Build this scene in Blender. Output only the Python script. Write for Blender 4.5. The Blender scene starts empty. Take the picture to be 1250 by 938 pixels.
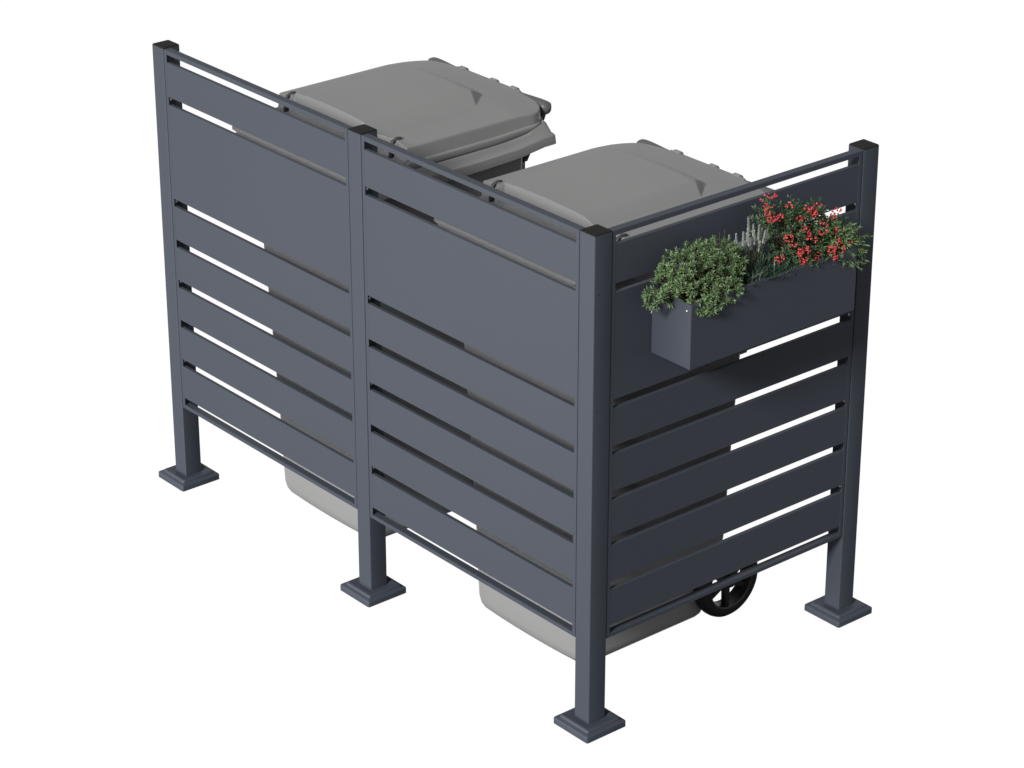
import bpy, math, random
from mathutils import Vector, Matrix
R = math.radians
sc = bpy.context.scene
col = sc.collection

# ------------------------------------------------------------------ materials
def mat(name, base, rough=0.5, spec=0.5, bump=0.0, bscale=900.0, var=0.0, vscale=6.0, rvar=0.0, trans=0.0, coat=0.0, metal=0.0):
    m = bpy.data.materials.new(name); m.use_nodes = True
    nt = m.node_tree; b = nt.nodes['Principled BSDF']
    b.inputs['Base Color'].default_value = (*base, 1)
    b.inputs['Roughness'].default_value = rough
    b.inputs['Specular IOR Level'].default_value = spec
    b.inputs['Metallic'].default_value = metal
    b.inputs['Coat Weight'].default_value = coat
    tc = nt.nodes.new('ShaderNodeTexCoord')
    if var:
        n = nt.nodes.new('ShaderNodeTexNoise'); n.inputs['Scale'].default_value = vscale; n.inputs['Detail'].default_value = 5
        nt.links.new(tc.outputs['Object'], n.inputs['Vector'])
        mx = nt.nodes.new('ShaderNodeMix'); mx.data_type = 'RGBA'
        mx.inputs[6].default_value = (*[c * (1 - var) for c in base], 1)
        mx.inputs[7].default_value = (*[min(1, c * (1 + var)) for c in base], 1)
        nt.links.new(n.outputs['Fac'], mx.inputs[0]); nt.links.new(mx.outputs[2], b.inputs['Base Color'])
        if rvar:
            mr = nt.nodes.new('ShaderNodeMapRange')
            mr.inputs['To Min'].default_value = rough - rvar; mr.inputs['To Max'].default_value = rough + rvar
            nt.links.new(n.outputs['Fac'], mr.inputs['Value']); nt.links.new(mr.outputs[0], b.inputs['Roughness'])
    if bump:
        n2 = nt.nodes.new('ShaderNodeTexNoise'); n2.inputs['Scale'].default_value = bscale; n2.inputs['Detail'].default_value = 2
        nt.links.new(tc.outputs['Object'], n2.inputs['Vector'])
        bp = nt.nodes.new('ShaderNodeBump'); bp.inputs['Strength'].default_value = bump; bp.inputs['Distance'].default_value = 0.0004
        nt.links.new(n2.outputs['Fac'], bp.inputs['Height']); nt.links.new(bp.outputs[0], b.inputs['Normal'])
    return m

def leafmat(name, c1, c2, c3, rough=0.45):
    """leaf colour differs from leaf to leaf (random per island)"""
    m = bpy.data.materials.new(name); m.use_nodes = True
    nt = m.node_tree; b = nt.nodes['Principled BSDF']
    g = nt.nodes.new('ShaderNodeNewGeometry'); r = nt.nodes.new('ShaderNodeValToRGB')
    e = r.color_ramp.elements
    e[0].color = (*c1, 1); e[1].color = (*c3, 1); e[1].position = 1.0
    k = e.new(0.5); k.color = (*c2, 1)
    nt.links.new(g.outputs['Random Per Island'], r.inputs['Fac'])
    nt.links.new(r.outputs['Color'], b.inputs['Base Color'])
    b.inputs['Roughness'].default_value = rough
    b.inputs['Specular IOR Level'].default_value = 0.4
    return m

M = {}
M['coat'] = mat('anthracite_powder_coat', (.0435, .0500, .0640), .48, .24, bump=.12, bscale=1400, var=.025, vscale=3, rvar=.04)
M['cap'] = mat('black_cap_plastic', (.016, .016, .0145), .6, .08, bump=.1, bscale=1200)
M['bin'] = mat('grey_bin_plastic', (.202, .202, .200), .42, .25, bump=.04, bscale=700, var=.03, vscale=4, rvar=.04)
M['handle'] = mat('handle_plastic_shaded', (.090, .090, .090), .42, .25, bump=.04, bscale=700)  # darker copy of the bin grey, arm's shaded facing put into the colour
M['bindark'] = mat('dark_bracket_and_grip_shade', (.035, .035, .035), .45, .4)  # bracket plastic; on the grips this dark stands for recess shadow
M['rubber'] = mat('black_rubber', (.009, .009, .009), .6, .3, bump=.2, bscale=500)
M['rim'] = mat('black_wheel_plastic', (.016, .016, .017), .35, .5)
M['screw'] = mat('zinc_screw', (.82, .82, .82), .3, .8, metal=0.0)
M['screwdark'] = mat('dark_coated_screw', (.02, .022, .027), .4, .5)
M['soil'] = mat('potting_soil', (.014, .011, .008), .95, .1, bump=1.0, bscale=120, var=.4, vscale=60)
M['leaf_a'] = leafmat('mid_green_leaf', (.065, .120, .045), (.115, .185, .075), (.21, .285, .145))
M['leaf_b'] = leafmat('dark_green_leaf', (.025, .055, .022), (.045, .088, .036), (.10, .15, .07))
M['leaf_c'] = leafmat('fresh_green_needle', (.06, .125, .05), (.11, .20, .075), (.20, .29, .13))
M['leaf_d'] = leafmat('deep_green_blade', (.018, .038, .026), (.030, .060, .038), (.06, .095, .06))
M['silver'] = leafmat('silver_grey_flower', (.32, .35, .31), (.44, .47, .42), (.60, .63, .57), .7)
M['berry'] = leafmat('red_berry', (.30, .022, .028), (.44, .034, .040), (.57, .075, .075), .42)
M['stem'] = mat('brown_green_stem', (.07, .06, .035), .7, .2)
M['redstem'] = mat('reddish_stem', (.14, .07, .045), .6, .2)
M['petal'] = mat('white_petal', (.8, .8, .75), .6, .2)

# ------------------------------------------------------------------ mesh builder
class MB:
    def __init__(s): s.v = []; s.f = []; s.sm = []
    def add(s, vs, fs, smooth=False):
        o = len(s.v); s.v += [tuple(p) for p in vs]
        for f in fs: s.f.append(tuple(i + o for i in f)); s.sm.append(smooth)
    def box(s, x0, x1, y0, y1, z0, z1):
        vs = [(x, y, z) for z in (z0, z1) for y in (y0, y1) for x in (x0, x1)]
        s.add(vs, [(0,2,3,1),(4,5,7,6),(0,1,5,4),(2,6,7,3),(0,4,6,2),(1,3,7,5)])
    def rings(s, rings, cap0=True, cap1=True, smooth=True, closed=True):
        n = len(rings[0]); vs = [p for r in rings for p in r]; fs = []
        for i in range(len(rings) - 1):
            for j in range(n if closed else n - 1):
                k = (j + 1) % n
                fs.append((i*n+j, i*n+k, (i+1)*n+k, (i+1)*n+j))
        if cap0: fs.append(tuple(range(n - 1, -1, -1)))
        if cap1: fs.append(tuple((len(rings)-1)*n + j for j in range(n)))
        s.add(vs, fs, smooth)
    def tube(s, pts, r, n=8, r1=None, cap=True):
        pts = [Vector(p) for p in pts]; rs = []
        r1 = r if r1 is None else r1
        up = None
        for i, p in enumerate(pts):
            d = (pts[min(i+1, len(pts)-1)] - pts[max(i-1, 0)]).normalized()
            if up is None:
                up = d.orthogonal().normalized()
            up = (up - d * up.dot(d)).normalized(); w = d.cross(up)
            rr = r + (r1 - r) * i / max(1, len(pts) - 1)
            rs.append([p + (up * math.cos(2*math.pi*k/n) + w * math.sin(2*math.pi*k/n)) * rr for k in range(n)])
        s.rings(rs, cap, cap, True)
    def lathe(s, prof, origin, axis='x', n=48, arc=(0, 2*math.pi)):
        """prof: list of (a, r): a along axis, r radius; closed profile loop"""
        ox, oy, oz = origin; rings = []
        for k in range(n):
            t = 2*math.pi*k/n
            ring = []
            for a, r in prof:
                if axis == 'x': ring.append((ox + a, oy + r*math.cos(t), oz + r*math.sin(t)))
                else: ring.append((ox + r*math.cos(t), oy + r*math.sin(t), oz + a))
            rings.append(ring)
        m = len(prof); vs = [p for r in rings for p in r]; fs = []
        for i in range(n):
            for j in range(m):
                fs.append((i*m+j, ((i+1)%n)*m+j, ((i+1)%n)*m+(j+1)%m, i*m+(j+1)%m))
        s.add(vs, fs, True)
    def build(s, name, m, parent=None, bevel=0.0, seg=2, auto=None, loc=None):
        me = bpy.data.meshes.new(name); me.from_pydata(s.v, [], s.f); me.update()
        me.polygons.foreach_set('use_smooth', s.sm)
        me.materials.append(m)
        o = bpy.data.objects.new(name, me); col.objects.link(o)
        import bmesh
        bm = bmesh.new(); bm.from_mesh(me); bmesh.ops.recalc_face_normals(bm, faces=bm.faces); bm.to_mesh(me); bm.free()
        if auto is not None:
            try: me.set_sharp_from_angle(angle=R(auto))
            except Exception: pass
        if bevel:
            b = o.modifiers.new('bevel', 'BEVEL'); b.width = bevel; b.segments = seg; b.limit_method = 'ANGLE'
            b.harden_normals = False
        if parent: o.parent = parent
        return o

def thing(name, label, cat, loc=(0, 0, 0), group=None):
    o = bpy.data.objects.new(name, None); col.objects.link(o); o.location = loc
    o.empty_display_size = .05
    o['label'] = label; o['category'] = cat
    if group: o['group'] = group
    return o

def rrect(x0, x1, y0, y1, r, z, k=6, bow=0.0, rb=None):
    """rounded rectangle ring, counter-clockwise; bow pushes the middle of the y0 side out"""
    pts = []
    rb = r if rb is None else rb
    for cx, cy, a0, q in ((x1-r, y0+r, -90, r), (x1-rb, y1-rb, 0, rb), (x0+rb, y1-rb, 90, rb), (x0+r, y0+r, 180, r)):
        for i in range(k + 1):
            a = R(a0 + 90*i/k); pts.append([cx + q*math.cos(a), cy + q*math.sin(a), z])
    # front edge subdivisions
    a = pts[-1]; b = pts[0]; m = 12
    for i in range(1, m): pts.append([a[0] + (b[0]-a[0])*i/m, a[1], z])
    xm = (x0+x1)/2; hw = (x1-x0)/2
    if bow:
        for p in pts:
            if p[1] < y0 + r + 1e-6:
                p[1] -= bow * (1 - min(1, abs(p[0]-xm)/hw)**2.2)
    return pts

# ------------------------------------------------------------------ the slatted screen (one bolted thing)
H, S, L = 1.25, .051, .834
screen = thing('slatted_bin_screen', 'anthracite L-shaped metal slat screen on four square posts around two grey bins', 'privacy screen')

def post(x, y):
    """x, y = right/front corner of the post (x-S..x, y..y+S)"""
    cx, cy = x - S/2, y + S/2; h = S/2
    b = MB()
    b.rings([rrect(cx-h, cx+h, cy-h, cy+h, .0022, z, 3) for z in (.012, H-.003)], smooth=True)
    p = b.build('post', M['coat'], screen, auto=30)
    c = MB()
    c.rings([rrect(cx-h+i, cx+h-i, cy-h+i, cy+h-i, r, z, 4) for i, r, z in
             ((.0012, .003, H-.0035), (.0002, .0035, H-.0028), (.0002, .0035, H-.0012), (.0012, .003, H-.0003), (.003, .002, H))], smooth=True)
    c.build('post_cap', M['cap'], p, auto=45)
    t = MB()
    prof = [(.061, 0), (.061, .0135), (.0605, .0155), (.059, .0168), (.0515, .0172), (.0505, .0180), (.0500, .0210), (.0490, .0235),
            (.0470, .0248), (.0450, .0250), (.0400, .0244), (.0330, .0232), (.0262, .0226)]
    t.rings([rrect(cx-a, cx+a, cy-a, cy+a, min(.0045, a*.2), z, 4) for a, z in prof], smooth=True)
    t.build('base_cover', M['coat'], p, auto=38)
    return p
posts = [post(0, 0), post(-L, 0), post(-2*L, 0), post(0, L)]

# panel: local u along the width, d = depth behind the outer face, z up
ZT, ZB = 1.2468, .2319
slots = [(1.2141, 1.2348), (1.0993, 1.1206)] + [(.8400 - .1153*i - .0213, .8400 - .1153*i) for i in range(6)]
def panel_mesh(W):
    """cassette panel made of bent sheet: stiles and rails with returns, C-section slats between"""
    b = MB(); T = .0016; D = .0205; st = .0105; g = .0004
    # stiles
    for a0, a1, r0, r1 in ((0, st, 0, T), (W-st, W, W-T, W)):
        b.box(a0, a1, 0, T, ZB, ZT)                    # face
        b.box(r0, r1, T, D, ZB, ZT)                    # return
    # top and bottom rails
    for z0, z1 in ((slots[0][1], ZT), (ZB, slots[-1][0])):
        b.box(st, W-st, 0, T, z0, z1)
        b.box(T, W-T, T, D, z1-T, z1)
    # slats
    zs = [(slots[i+1][1], slots[i][0]) for i in range(7)]
    for z0, z1 in zs:
        b.box(st-.0006, W-st+.0006, g, g+T, z0, z1)
        for za, zb in ((z0, z0+T), (z1-T, z1)):
            b.box(st, W-st, g+T, .0112, za, zb)
        b.box(T, st, T+g, .0112, z0+.001, z1-.001)     # slat ends tucked behind the stile
    return b
def place_panel(kind):
    W = L - S - .0035
    b = panel_mesh(W); vs = []
    for (u, d, z) in b.v:
        if kind == 'side': vs.append((-.0016 - d, S + .0012 + u, z))
        else: vs.append((kind + .0010 + u, .0016 + d, z))
    b.v = vs
    o = b.build('slat_panel', M['coat'], screen, bevel=.0005, seg=1)
    return o, W
zscrew = [1.1095, .8270, .5985, .3680]
def screw(axis, p, r, m, parent, h=.002):
    b = MB(); prof = [(0, 0.0001), (0, r), (h*.4, r*.95), (h*.8, r*.65), (h, r*.2), (h, .0001)]
    b.lathe([(a, q) for a, q in prof], (0, 0, 0), 'x', 14)
    out = []
    for (a, y, z) in b.v:
        if axis == '+x': out.append((p[0]+a, p[1]+y, p[2]+z))
        if axis == '-y': out.append((p[0]+y, p[1]-a, p[2]+z))
        if axis == '+y': out.append((p[0]+y, p[1]+a, p[2]+z))
        if axis == '-x': out.append((p[0]-a, p[1]+y, p[2]+z))
    b.v = out
    return b.build('screw', m, parent)
for k in (-2*L, -L):
    o, W = place_panel(k)
    for z in zscrew:
        screw('+x', (k+.0010+.0016, .0138, z), .0036, M['screw'], o)
        screw('-x', (k+.0010+W-.0016, .0138, z), .0036, M['screw'], o)
o, W = place_panel('side')
for z in zscrew:
    screw('+y', (-.0152, S+.0012+.0016, z), .0034, M['screw'], o)
    screw('-y', (-.0152, S+.0012+W-.0016, z), .0034, M['screw'], o)
    screw('+x', (-.0004, .0118, z), .0026, M['screwdark'], posts[0], .0012)

# ------------------------------------------------------------------ wheelie bin (origin: centre, on the ground)
def sst(a, b, x):
    t = max(0., min(1., (x-a)/(b-a))) if a != b else float(x > a); return t*t*(3-2*t)
def lin(a, b, x): return max(0., min(1., (x-a)/(b-a)))

def lid_z(x, y):
    ax = abs(x)
    back = .010*sst(.60, .74, y)
    zb = 1.130 - .022*(ax/.266)**2.6 - back*.9
    # raised middle panel with sloping flanks and clipped rear corners
    a = lin(.172, .139, ax); b = 1 - lin(.560, .622, y)**1.5; c = lin(.4939, .4744, ax*.765 + y*.644)
    zt = 1.1505 + .005*(1 - min(1, ax/.14)**2) + .004*sst(.25, .50, y)
    z_top = zb + (zt - zb)*min(a, b, c)
    yf = .222 + .030*lin(.140, .200, ax) + .010*lin(.206, .216, ax)
    shelf = 1.064 + (y-.10)*.10 - .009*(ax/.266)**2
    t = lin(yf-.0045, yf+.0005, y)
    return shelf + (z_top - shelf)*t

def seam(y): return 1.050 + .009*sst(.52, .70, y)
def make_lid_mesh():
    HW, Y0, Y1, RF, RB = .266, .105, .726, .030, .062
    ys = [Y0 + RF*(1-math.cos(R(90*i/8))) for i in range(9)]
    y = ys[-1]
    def run(to, step):
        nonlocal y
        n = max(1, round((to-y)/step)); s = (to-y)/n
        for _ in range(n): y += s; ys.append(y)
    run(.212, .008); run(.292, .00085); run(.55, .010); run(.605, .0022); run(Y1-RB, .006)
    ys += [Y1 - RB + RB*math.sin(R(90*i/12)) for i in range(1, 13)]
    us = []
    u = -1.0
    xs = [0]; x = 0
    def runx(to, step):
        nonlocal x
        n = max(1, round((to-x)/step)); s = (to-x)/n
        for _ in range(n): x += s; xs.append(x)
    runx(.13, .010); runx(.225, .0022); runx(HW, .004)
    xs = sorted(set([-a for a in xs] + xs))
    nx = len(xs); ny = len(ys); V = []
    for yy in ys:
        if yy < Y0+RF: d = Y0+RF-yy; w = HW-RF+math.sqrt(max(0, RF*RF-d*d))
        elif yy > Y1-RB: d = yy-(Y1-RB); w = HW-RB+math.sqrt(max(0, RB*RB-d*d))
        else: w = HW
        for xx in xs:
            px = xx*w/HW
            if w > HW-1e-6: px = xx
            V.append((px, yy, lid_z(px, yy)))
    F = [(j*nx+i, j*nx+i+1, (j+1)*nx+i+1, (j+1)*nx+i) for j in range(ny-1) for i in range(nx-1)]
    b = MB(); b.add(V, F, True)
    # skirt down to the seam, with a small lip
    loop = [i for i in range(nx)] + [j*nx+nx-1 for j in range(1, ny)] + [(ny-1)*nx+i for i in range(nx-2, -1, -1)] + [j*nx for j in range(ny-2, 0, -1)]
    P = [Vector(V[i]) for i in loop]; n = len(P); N = []
    for k in range(n):
        d = P[(k+1) % n] - P[k-1]; v = Vector((d.y, -d.x, 0)); N.append(v.normalized() if v.length > 1e-9 else Vector((0, -1, 0)))
    prof = [(.0, 1.0), (.0014, .99), (.0026, .965), (.0034, .92), (.0040, .86), (.0050, .38), (.0054, .34), (.0062, .32), (.0082, .305), (.0090, .28), (.0093, .22), (.0095, .03), (.0085, 0.0), (.004, -.02)]
    base = len(b.v); prev = loop[:]
    fs = []
    for pi, (off, t) in enumerate(prof[1:]):
        cur = []
        for k in range(n):
            q = P[k] + N[k]*off; zb_ = seam(q.y); q.z = zb_ + (P[k].z - zb_)*t
            b.v.append(tuple(q)); cur.append(len(b.v)-1)
        for k in range(n):
            b.f.append((prev[k], prev[(k+1) % n], cur[(k+1) % n], cur[k])); b.sm.append(True)
        prev = cur
    return b

def make_bin():
    t = thing('wheelie_bin', 'grey wheeled bin behind the corner post, nearer to the flower box', 'wheelie bin', (-.430, 0, 0), 'grey wheelie bins behind the screen')
    # body
    b = MB(); lv = [(0, .190, .190, .570, .022, .008), (.004, .198, .182, .578, .024, .008), (.014, .206, .176, .584, .026, .010), (.032, .210, .172, .588, .028, .010),
                    (.150, .213, .168, .596, .028, .010), (.165, .213, .168, .606, .030, .010), (.190, .212, .167, .642, .030, .010), (.205, .213, .166, .648, .030, .010),
                    (.50, .227, .158, .652, .030, .010), (.73, .240, .151, .657, .030, .010), (.90, .246, .147, .662, .030, .009), (1.00, .249, .144, .666, .030, .008)]
    b.rings([rrect(-hw, hw, yf+bw, yb, r, z, 8, bow=bw, rb=.022) for z, hw, yf, yb, r, bw in lv], smooth=True)
    body = b.build('body', M['bin'], t, auto=50)
    # rim collar: flat band below, a crease, then a sloping shoulder up to the seam
    b = MB()
    prof = [(.000, .670, .992, 0, .02), (.033, .726, .9935, .35, .008), (.0355, .729, .9955, .35, .008), (.0375, .724, 1.018, .35, .008), (.0368, .722, 1.0215, .36, .008), (.0330, .716, 1.0245, .45, .010),
            (.0290, .704, 1.033, 1.15, .014), (.0265, .698, 1.0405, 1.10, .016), (.0240, .695, 1.0470, .55, .016), (.0210, .690, 1.0500, .35, .016), (.004, .68, 1.0490, .30, .016)]
    rings = []
    for off, yb_, z, k, rb_ in prof:
        rg = rrect(-.249-off, .249+off, .140-off, yb_+.012, .030+off*.2, z, 8, bow=.006, rb=rb_)
        for p in rg:
            if p[1] > .3: p[2] += .018*lin(.60, .70, p[1])**1.6*k + .004*sst(.45, .7, p[1])
        rings.append(rg)
    # extra rows along the sides so that the rear sweep-up is smooth
    def densify(rg):
        out = []
        for i, p in enumerate(rg):
            q = rg[(i+1) % len(rg)]; out.append(p)
            if abs(p[1]-q[1]) > .2:
                for k in range(1, 40):
                    t_ = k/40; out.append([p[0]+(q[0]-p[0])*t_, p[1]+(q[1]-p[1])*t_, None])
        return out
    R2 = []
    for rg, (off, yb_, z, k, rb_) in zip(rings, prof):
        d = densify([[p[0], p[1], z] for p in rg])
        for p in d: p[2] = z + (.026*lin(.58, .70, p[1])**1.8*k + .006*sst(.45, .7, p[1]))
        R2.append(d)
    b.rings(R2, True, True, True)
    b.build('rim', M['bin'], body, auto=40)
    # ribs under the rim and along the back corners
    for s in (-1, 1):
        b = MB(); b.box(*sorted((s*.205, s*.217)), .660, .690, .70, .994)
        b.build('rib', M['bin'], body, bevel=.0015)
    # lid
    lid = make_lid_mesh().build('lid', M['bin'], t, auto=62)
    # grips at the front corners: a light tongue with recess shadow as a dark tube
    for s in (-1, 1):
        g = MB()
        x0 = s*.222
        g.rings([[(x0-.016, .256, z), (x0+.016, .256, z), (x0+.016, .290, z), (x0-.016, .290, z)] for z in (1.070, 1.108)], smooth=False)
        gp = g.build('lid_grip', M['bin'], lid, bevel=.004, seg=3)
        g = MB(); g.tube([(x0, .2480, 1.070), (x0, .2490, 1.098), (x0, .2560, 1.1125), (x0+.002, .2680, 1.1185), (x0+.008, .2760, 1.1190)], .0062, 10, .0035, 8)
        g.build('grip_recess_shade', M['bindark'], gp)
    # rear hinge and handle
    b = MB(); b.tube([(-.128, .744, 1.1035), (.128, .744, 1.1035)], .0080, 12)
    b.build('hinge_pin', M['bin'], t)
    for x in (-.105, .022, .105):
        b = MB(); b.tube([(x-.011, .745, 1.1035), (x+.011, .745, 1.1035)], .0125, 20)
        b.build('hinge_knuckle', M['bin'], t, bevel=.001, seg=1)
    for s in (-1, 1):
        b = MB(); rg = []
        for i in range(15):
            q = i/14; x = s*(.124 + .122*q); w = .0075 + .0100*sst(0, .85, q); hgt = .0060 + .0110*sst(0, .9, q)
            if q > .9: k_ = math.sqrt(max(0, 1-((q-.9)/.1)**2*.85)); w *= k_; hgt *= k_
            rg.append([(x, .744 + w*math.copysign(abs(math.cos(2*math.pi*k/18))**.7, math.cos(2*math.pi*k/18)),
                        1.1015 - .010*sst(0, 1, q) + hgt*math.copysign(abs(math.sin(2*math.pi*k/18))**.8, math.sin(2*math.pi*k/18))) for k in range(18)])
        b.rings(rg, smooth=True)
        hd = b.build('handle', M['handle'], t, auto=60)
        b = MB(); b.rings([[(s*.224+dx, y+dy, z) for dx, dy in ((-.009, -.008), (.009, -.008), (.009, .008), (-.009, .008))] for y, z in ((.744, 1.086), (.734, 1.062), (.712, 1.020), (.676, .960))], smooth=False)
        b.build('handle_bracket', M['bindark'], hd, bevel=.002)
    # axle and wheels
    b = MB(); b.tube([(-.215, .632, .100), (.215, .632, .100)], .010, 14)
    b.box(-.15, -.12, .58, .650, .085, .25); b.box(.12, .15, .58, .650, .085, .25)
    b.build('axle', M['rim'], t)
    for s in (-1, 1):
        w = bpy.data.objects.new('wheel', None); col.objects.link(w); w.parent = t; w.empty_display_size = .02
        w.location = (s*.230, .632, .100)
        hw = .020
        tb = MB(); pr = [(-hw, .078), (-hw-.001, .084), (-hw*.95, .093), (-hw*.7, .0975), (-hw*.3, .0995), (hw*.3, .0995), (hw*.7, .0975), (hw*.95, .093), (hw+.001, .084), (hw, .078), (hw*.5, .074), (-hw*.5, .074)]
        tb.lathe(pr, (0, 0, 0), 'x', 64); tb.build('tyre', M['rubber'], w, auto=50)
        rb = MB()
        rb.lathe([(-hw-.001, .078), (hw+.001, .078), (hw+.002, .074), (hw, .069), (-hw, .069), (-hw-.002, .074)], (0, 0, 0), 'x', 64)
        rb.lathe([(-hw-.006, .0001), (-hw-.004, .013), (-hw, .016), (hw, .016), (hw+.004, .013), (hw+.006, .0001)], (0, 0, 0), 'x', 32)
        for k in range(6):
            a = R(60*k + 30); ca, sa = math.cos(a), math.sin(a); q = []
            for r_, wd in ((.012, .0080), (.070, .0060)):
                for dx, dw in ((-.008, -wd), (.008, -wd), (.008, wd), (-.008, wd)):
                    q.append((dx, ca*r_ - sa*dw, sa*r_ + ca*dw))
            rb.rings([q[:4], q[4:]], smooth=False)
        rb.build('wheel_rim', M['rim'], w, auto=40)
    return t

bin_near = make_bin()
def copy_tree(o, parent=None):
    c = o.copy(); col.objects.link(c)
    if parent: c.parent = parent
    for ch in list(o.children): copy_tree(ch, c)
    return c
bin_far = copy_tree(bin_near)
bin_far.location = (-.430 - L, 0, 0)
bin_far['label'] = 'grey wheeled bin behind the middle post, farther from the flower box'

# ------------------------------------------------------------------ planter
PX0, PX1, PY0, PY1, PZ0, PZ1 = .0012, .1275, .1705, .6900, .9265, 1.0810
pl = thing('planter_box', 'anthracite sheet metal flower box hung on the outside of the right slat panel', 'planter', (PX0, (PY0+PY1)/2, PZ0))
def build_local(b, name, m, parent, origin, **k):
    b.v = [(x-origin[0], y-origin[1], z-origin[2]) for x, y, z in b.v]
    return b.build(name, m, parent, **k)
PO = tuple(pl.location)
b = MB(); T = .0016
b.box(PX1-T, PX1, PY0, PY1, PZ0, PZ1); b.box(PX0, PX0+T, PY0, PY1, PZ0, PZ1)
b.box(PX0+T, PX1-T, PY0, PY0+T, PZ0, PZ1); b.box(PX0+T, PX1-T, PY1-T, PY1, PZ0, PZ1)
b.box(PX0+T, PX1-T, PY0+T, PY1-T, PZ0, PZ0+T)
b.box(PX1-.010, PX1-T, PY0+T, PY1-T, PZ1-T, PZ1-.0002)      # folded rim
shell = build_local(b, 'box_shell', M['coat'], pl, PO, bevel=.0006, seg=2)
s_ = screw('-y', (PX1-.0145-PO[0], PY0-PO[1], 1.0640-PO[2]), .0019, M['screw'], pl, .0014)
s2 = screw('+y', (PX1-.0145-PO[0], PY1-PO[1], 1.0640-PO[2]), .0019, M['screw'], pl, .0014)
# soil
random.seed(3)
b = MB(); nx, ny = 14, 52; V = []
for j in range(ny+1):
    for i in range(nx+1):
        V.append((PX0+T + (PX1-PX0-2*T)*i/nx, PY0+T + (PY1-PY0-2*T)*j/ny, 1.050 + random.uniform(-.004, .004)))
b.add(V, [(j*(nx+1)+i, j*(nx+1)+i+1, (j+1)*(nx+1)+i+1, (j+1)*(nx+1)+i) for j in range(ny) for i in range(nx)], True)
build_local(b, 'soil', M['soil'], pl, PO)

# ------------------------------------------------------------------ plants
def leaf(b, p, d, up, ln, w, fold=.25, curl=.15):
    """narrow folded leaf: 6 points"""
    d = d.normalized(); s = d.cross(up)
    if s.length < 1e-4: s = d.orthogonal()
    s.normalize(); n = s.cross(d)
    m = p + d*ln*.5 + n*ln*curl*.5; e = p + d*ln - n*ln*curl*.2
    b.add([p, m + s*w*.5 + n*w*fold, e, m - s*w*.5 + n*w*fold, m],
          [(0, 1, 4), (1, 2, 4), (2, 3, 4), (3, 0, 4)], False)
def rdir(rnd):
    z = rnd.uniform(-1, 1); a = rnd.uniform(0, 2*math.pi); q = math.sqrt(1-z*z); return Vector((q*math.cos(a), q*math.sin(a), z))
def rosette(b, rnd, p, d, n, ln, w, spread=(.3, 1.2)):
    d = d.normalized(); o1 = d.orthogonal().normalized(); o2 = d.cross(o1); a0 = rnd.uniform(0, 6.28)
    for k in range(n):
        a = a0 + k*2.4; t = spread[0] + (spread[1]-spread[0])*(k/n)
        dd = d*math.cos(t) + (o1*math.cos(a) + o2*math.sin(a))*math.sin(t)
        leaf(b, p - d*ln*.35*(k/n), dd, d, ln*rnd.uniform(.7, 1.15), w*rnd.uniform(.8, 1.2))
def plant(name, label, loc, cat='plant'):
    return thing(name, label, cat, loc)
def bpl(b, name, m, parent):
    return build_local(b, name, m, parent, tuple(parent.location))

# 1 round small-leaved shrub at the left end
rnd = random.Random(11)
sh = plant('round_shrub', 'bushy green small-leaved shrub spilling over the left end of the flower box', (.066, .255, 1.050), 'shrub')
fo = MB(); stm = MB()
root = Vector((.066, .255, 1.050))
lobes = [((.064, .200, 1.132), (.052, .056, .056), 130), ((.060, .262, 1.140), (.050, .052, .048), 110), ((.060, .312, 1.138), (.046, .042, .046), 85), ((.068, .342, 1.125), (.046, .026, .046), 50), ((.078, .290, 1.105), (.050, .070, .050), 120),
         ((.108, .235, 1.082), (.040, .062, .034), 90), ((.060, .160, 1.110), (.046, .034, .044), 60), ((.058, .130, 1.085), (.034, .032, .020), 34), ((.118, .290, 1.080), (.032, .050, .030), 56), ((.122, .225, 1.062), (.022, .040, .018), 34)]
for c, rr, n in lobes:
    c = Vector(c)
    for k in range(n):
        d = rdir(rnd)
        q = rnd.uniform(.55, 1.0)
        p = c + Vector((d.x*rr[0], d.y*rr[1], d.z*rr[2]))*q
        if p.x < .012: p.x = .012 + rnd.uniform(0, .01)
        if p.z < 1.055 and p.x < PX1 and p.y > PY0: continue
        out = (p - root).normalized()*.6 + d*.5 + Vector((0, 0, .25)) + rdir(rnd)*.35
        rosette(fo, rnd, p, out, rnd.randint(9, 13), .0125, .0036)
        if rnd.random() < .45:
            mid = (p + root)/2 + Vector((rnd.uniform(-.01, .01), rnd.uniform(-.01, .01), .012))
            stm.tube([root + Vector((rnd.uniform(-.02, .02), rnd.uniform(-.03, .03), -.003)), mid, p], .0012, 5, .0006)
bpl(fo, 'foliage', M['leaf_a'], sh); bpl(stm, 'stem', M['stem'], sh)

# 2 dark fine-bladed grass in the middle
rnd = random.Random(5)
gr = plant('grass_tuft', 'dark green fine-bladed grass tuft with two thin stalks beside the round shrub', (.070, .395, 1.050), 'grass')
b = MB()
for k in range(560):
    p = Vector((rnd.uniform(.02, .118), rnd.gauss(.415, .045), 1.050)); p.y = max(.33, min(.50, p.y))
    lean = Vector((rnd.uniform(-.5, .75), rnd.uniform(-.7, .7), 1)).normalized(); ln = rnd.uniform(.035, .085)
    w = rnd.uniform(.0008, .0016); s = lean.cross(rdir(rnd)).normalized()*w
    m = p + lean*ln*.6; e = p + lean*ln + Vector((lean.x, lean.y, -.25))*ln*.25
    b.add([p-s, p+s, m+s*.8, m-s*.8, e], [(0,1,2,3), (3,2,4)], False)
bpl(b, 'blade', M['leaf_d'], gr)
b = MB()
for y0, dy, top in ((.318, -.004, 1.196), (.322, .008, 1.198)):
    b.tube([(.060, y0, 1.05), (.060, y0+dy*.3, 1.12), (.060, y0+dy, top)], .0010, 5, .0006)
bpl(b, 'stalk', M['stem'], gr)

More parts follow.
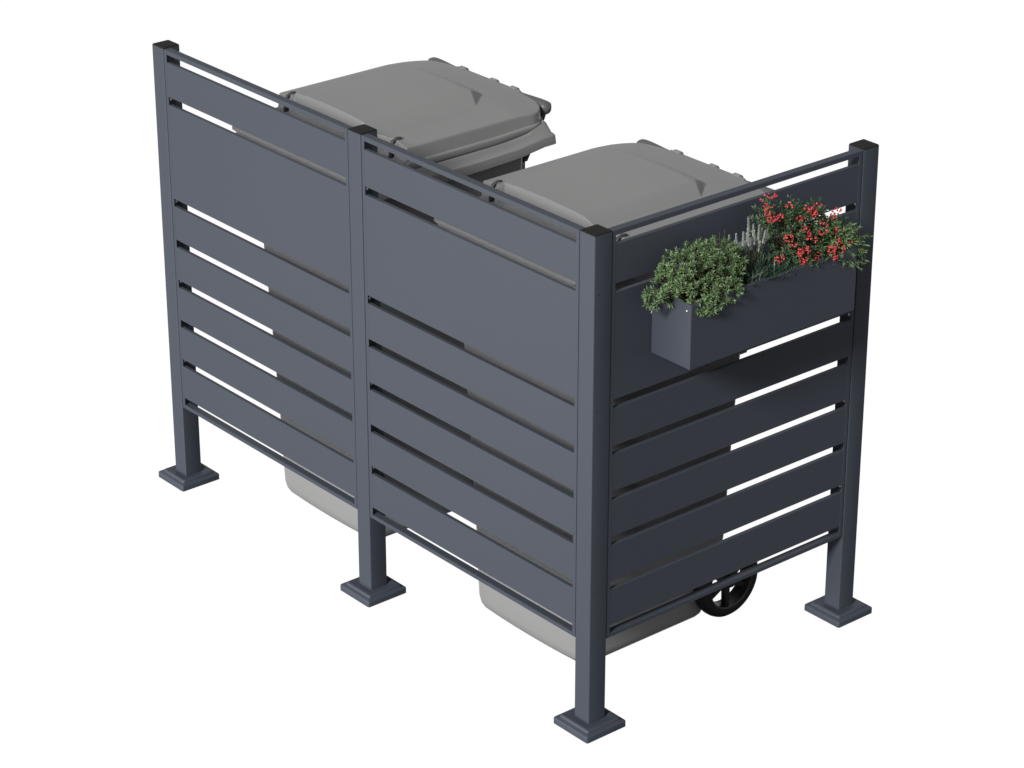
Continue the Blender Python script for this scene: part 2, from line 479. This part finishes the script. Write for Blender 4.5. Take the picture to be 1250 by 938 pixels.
# 3 silver flower spikes
rnd = random.Random(8)
lv = plant('lavender', 'silvery grey flower spikes rising above dark foliage in the middle of the flower box', (.066, .420, 1.050), 'flower')
st = MB(); lf = MB()
spikes = [(.345, 1.180, .040, -.12), (.358, 1.182, .040, -.14), (.371, 1.186, .038, -.10), (.396, 1.212, .052, -.16), (.412, 1.176, .034, 0), (.420, 1.190, .036, .02), (.430, 1.178, .036, .1), (.436, 1.168, .030, .2),
          (.408, 1.158, .030, -.05), (.404, 1.182, .034, .10), (.416, 1.168, .030, -.12), (.428, 1.164, .030, .22), (.440, 1.172, .030, .30), (.398, 1.170, .030, -.2), (.386, 1.176, .030, -.1), (.450, 1.166, .030, .45), (.412, 1.192, .030, .05), (.424, 1.150, .026, .05), (.440, 1.152, .026, .12), (.470, 1.190, .046, .55), (.388, 1.160, .026, -.15), (.400, 1.130, .020, .1), (.376, 1.128, .022, -.2)]
for y, zt, ln, lean in spikes:
    x = .066 + rnd.uniform(-.012, .012); e = Vector((x, y, zt)); d = Vector((rnd.uniform(-.1, .1), lean, 1)).normalized(); s0 = e - d*ln
    base = Vector((.066+rnd.uniform(-.01, .01), .415 + (y-.415)*.4, 1.052))
    st.tube([base, (base+s0)/2 + Vector((0, 0, .01)), s0, e], .0009, 5, .0006)
    b = MB(); n = int(ln/.0016)
    for k in range(n):
        q = k/n; r_ = .0042*(1-.45*q)
        for a in range(4):
            an = a*1.57 + k*.8; o = Vector((math.cos(an), math.sin(an), .5)).normalized()
            leaf(b, s0 + d*ln*q, o + d*.6, d, r_*(1.2 + .8*rnd.random()), .0022, .3)
    bpl(b, 'flower_spike', M['silver'], lv)
for k in range(260):
    y = rnd.gauss(.415, .03); p = Vector((.066+rnd.uniform(-.03, .035), y, rnd.uniform(1.06, 1.135)))
    leaf(lf, p, Vector((rnd.uniform(-.4, .5), rnd.uniform(-.5, .5), 1)), rdir(rnd), rnd.uniform(.012, .022), .0018)
bpl(st, 'stem', M['stem'], lv); bpl(lf, 'foliage', M['leaf_d'], lv)

# 4 berry shrub
rnd = random.Random(21)
be = plant('berry_shrub', 'dark green shrub with clusters of small red berries in the flower box', (.066, .545, 1.050), 'shrub')
fo = MB(); stm = MB(); root = Vector((.066, .545, 1.050))
lobes = [((.058, .470, 1.180), (.040, .045, .055), 80), ((.060, .530, 1.165), (.048, .055, .062), 140), ((.066, .590, 1.145), (.050, .055, .062), 140), ((.066, .520, 1.105), (.052, .070, .048), 110),
         ((.070, .610, 1.095), (.050, .060, .050), 95), ((.062, .650, 1.125), (.045, .040, .050), 50), ((.104, .560, 1.085), (.030, .080, .022), 60)]
for c, rr, n in lobes:
    c = Vector(c)
    for k in range(n):
        d = rdir(rnd); p = c + Vector((d.x*rr[0], d.y*rr[1], d.z*rr[2]))*rnd.uniform(.35, 1.0)
        if p.x < .010: p.x = .010 + rnd.uniform(0, .01)
        if p.z < 1.055: continue
        rosette(fo, rnd, p, (p-root).normalized() + rdir(rnd)*.6 + Vector((0, 0, .2)), rnd.randint(5, 8), .0125, .0042, (.5, 1.4))
        if rnd.random() < .12: stm.tube([root + Vector((rnd.uniform(-.02, .02), rnd.uniform(-.05, .05), -.003)), (p+root)/2 + Vector((0, 0, .014)), p], .0011, 5, .0005)
bpl(fo, 'foliage', M['leaf_b'], be); bpl(stm, 'stem', M['redstem'], be)
def ico(b, c, r):
    t = (1+5**.5)/2; V = [(-1,t,0),(1,t,0),(-1,-t,0),(1,-t,0),(0,-1,t),(0,1,t),(0,-1,-t),(0,1,-t),(t,0,-1),(t,0,1),(-t,0,-1),(-t,0,1)]
    Fs = [(0,11,5),(0,5,1),(0,1,7),(0,7,10),(0,10,11),(1,5,9),(5,11,4),(11,10,2),(10,7,6),(7,1,8),(3,9,4),(3,4,2),(3,2,6),(3,6,8),(3,8,9),(4,9,5),(2,4,11),(6,2,10),(8,6,7),(9,8,1)]
    q = r/math.sqrt(1+t*t); b.add([(c[0]+v[0]*q, c[1]+v[1]*q, c[2]+v[2]*q) for v in V], Fs, True)
clusters = [(.060, .442, 1.246, 3), (.070, .462, 1.250, 9), (.070, .450, 1.228, 8), (.075, .440, 1.215, 7), (.078, .452, 1.198, 16), (.085, .470, 1.200, 10), (.080, .505, 1.218, 6), (.100, .488, 1.150, 14), (.104, .500, 1.135, 8),
            (.104, .458, 1.110, 9), (.090, .535, 1.182, 9), (.100, .540, 1.158, 9), (.088, .560, 1.200, 12), (.092, .572, 1.184, 16), (.080, .590, 1.196, 6), (.108, .545, 1.142, 9), (.112, .512, 1.112, 18), (.116, .525, 1.090, 18),
            (.112, .536, 1.112, 12), (.108, .560, 1.128, 8), (.100, .590, 1.142, 8), (.100, .592, 1.158, 6), (.106, .578, 1.086, 12), (.104, .566, 1.080, 5), (.114, .608, 1.098, 20), (.116, .612, 1.080, 14), (.104, .640, 1.106, 12),
            (.108, .646, 1.086, 10), (.094, .636, 1.130, 8), (.080, .640, 1.160, 8), (.070, .664, 1.164, 8), (.072, .620, 1.150, 7), (.098, .680, 1.090, 9), (.092, .686, 1.078, 6)]
for x, y, z, n in clusters:
    b = MB(); c = Vector((x + (.012 if y > .585 else .004), y, z))
    for k in range(int(n*1.3)+1):
        o = rdir(rnd); p = c + Vector((o.x*.009, o.y*.011, o.z*.0075)); ico(b, p, rnd.uniform(.0019, .0029))
    q = bpl(b, 'berry_cluster', M['berry'], be)
    sb = MB(); sb.tube([c, c - Vector((.012, .004, .018)), c - Vector((.028, .006, .040))], .0009, 5)
    bpl(sb, 'twig', M['redstem'], q)

# 5 needle-leaved evergreen at the right end
rnd = random.Random(31)
ev = plant('needle_shrub', 'light green needle-leaved sprigs drooping over the right end of the flower box', (.066, .655, 1.050), 'shrub')
fo = MB(); stm = MB(); root = Vector((.066, .655, 1.050))
tips = []
for k in range(190):
    y = rnd.uniform(.590, .720); top = 1.165 - .45*max(0, y-.62)
    tips.append(Vector((rnd.uniform(.02, .140), y, rnd.uniform(1.050, top))))
tips += [Vector((.132, .705, 1.038)), Vector((.126, .722, 1.042)), Vector((.136, .684, 1.046)), Vector((.10, .732, 1.085)), Vector((.085, .735, 1.100)), Vector((.060, .720, 1.125)), Vector((.140, .640, 1.056)), Vector((.142, .660, 1.048)), Vector((.138, .694, 1.030)), Vector((.134, .672, 1.066)), Vector((.136, .700, 1.070)), Vector((.120, .728, 1.060))]
for e in tips:
    if e.z < 1.075 and e.x < .12 and e.y < .68: e.z += .04
    mid = (root+e)/2 + Vector((0, 0, .022)); pts = [root, mid, e]
    stm.tube(pts, .0011, 5, .0006)
    for k in range(34):
        q = .30 + .70*k/34; p = root*(1-q)**2 + mid*2*q*(1-q) + e*q*q; d = ((e-mid)*q + (mid-root)*(1-q)).normalized()
        leaf(fo, p, d*.8 + rdir(rnd)*.75, d, rnd.uniform(.009, .015), .0024, .2)
bpl(fo, 'foliage', M['leaf_c'], ev); bpl(stm, 'stem', M['stem'], ev)
for x, y, z in ((.085, .585, 1.165), (.088, .590, 1.158), (.075, .640, 1.168), (.078, .655, 1.164)):
    b = MB()
    for k in range(5): leaf(b, Vector((x, y, z)), Vector((math.cos(k*1.257), math.sin(k*1.257), .35)), Vector((0, 0, 1)), .0055, .0042)
    bpl(b, 'flower', M['petal'], ev)

# ------------------------------------------------------------------ camera
az, el = 2.4438, -.4370
cam = bpy.data.cameras.new('camera'); co = bpy.data.objects.new('camera', cam); col.objects.link(co)
fw = Vector((math.cos(el)*math.cos(az), math.cos(el)*math.sin(az), math.sin(el)))
co.location = (4.2258, -3.7768, 3.5449)
co.rotation_euler = fw.to_track_quat('-Z', 'Y').to_euler()
cam.sensor_width = 36; cam.lens = 36*3465.86/1250; cam.clip_start = .1; cam.clip_end = 500
sc.camera = co

# ------------------------------------------------------------------ studio light
WB0, WB1, WLOW, WTOP = .55, .70, .60, .20
SOFT = [('front_softbox', (-2.2, -4.0, .2), (-.7, 0, .4), 4.0, 3.0, 150)]
# white cyclorama behind the screen, dimmer studio in front of it, dark below
w = bpy.data.worlds.new('World'); sc.world = w; w.use_nodes = True
nt = w.node_tree; bg = nt.nodes['Background']; bg.inputs['Strength'].default_value = 1.0; bg.inputs['Color'].default_value = (1, 1, 1, 1)
N_ = nt.nodes.new; Lk = nt.links.new
tc = N_('ShaderNodeTexCoord')
def vdot(v):
    n = N_('ShaderNodeVectorMath'); n.operation = 'DOT_PRODUCT'; n.inputs[1].default_value = v; Lk(tc.outputs['Generated'], n.inputs[0]); return n.outputs['Value']
def mrange(i, a, b, c, d):
    n = N_('ShaderNodeMapRange'); n.interpolation_type = 'SMOOTHSTEP'; n.inputs['From Min'].default_value = a; n.inputs['From Max'].default_value = b
    n.inputs['To Min'].default_value = c; n.inputs['To Max'].default_value = d; Lk(i, n.inputs['Value']); return n.outputs[0]
def math_(op, a, b):
    n = N_('ShaderNodeMath'); n.operation = op
    for k, v in enumerate((a, b)):
        if isinstance(v, (int, float)): n.inputs[k].default_value = v
        else: Lk(v, n.inputs[k])
    return n.outputs[0]
zc = vdot((0, 0, 1))
cyc = math_('MULTIPLY', mrange(vdot((-.766, .643, 0)), WB0, WB1, 0, 1), mrange(zc, -.85, -.68, 0, 1))
cyc = math_('MULTIPLY', cyc, mrange(zc, -.22, -.02, 1, 0))
room = math_('MULTIPLY', mrange(zc, .0, .9, WLOW, WTOP), mrange(zc, -.45, .0, .04, 1))
tot = math_('ADD', math_('MULTIPLY', cyc, 1.02), math_('MULTIPLY', math_('SUBTRACT', 1.0, cyc), room))
Lk(tot, bg.inputs['Strength'])

def lamp(name, d, e, ang):
    l = bpy.data.lights.new(name, 'SUN'); l.energy = e; l.angle = R(ang)
    o = bpy.data.objects.new(name, l); col.objects.link(o)
    o.rotation_euler = Vector(d).to_track_quat('-Z', 'Y').to_euler(); o.location = (-Vector(d))*2
    return o
def softbox(name, loc, tgt, sx, sy, e):
    l = bpy.data.lights.new(name, 'AREA'); l.shape = 'RECTANGLE'; l.size = sx; l.size_y = sy; l.energy = e
    o = bpy.data.objects.new(name, l); col.objects.link(o); o.location = loc
    o.rotation_euler = (Vector(tgt)-Vector(loc)).to_track_quat('-Z', 'Y').to_euler(); return o
for a_ in SOFT: softbox(*a_)
lamp('key_lamp', (-.78, 2.4, -1.50), 4.7, 12)

sc.view_settings.view_transform = 'Standard'; sc.view_settings.look = 'None'
sc.view_settings.exposure = 0; sc.view_settings.gamma = 1
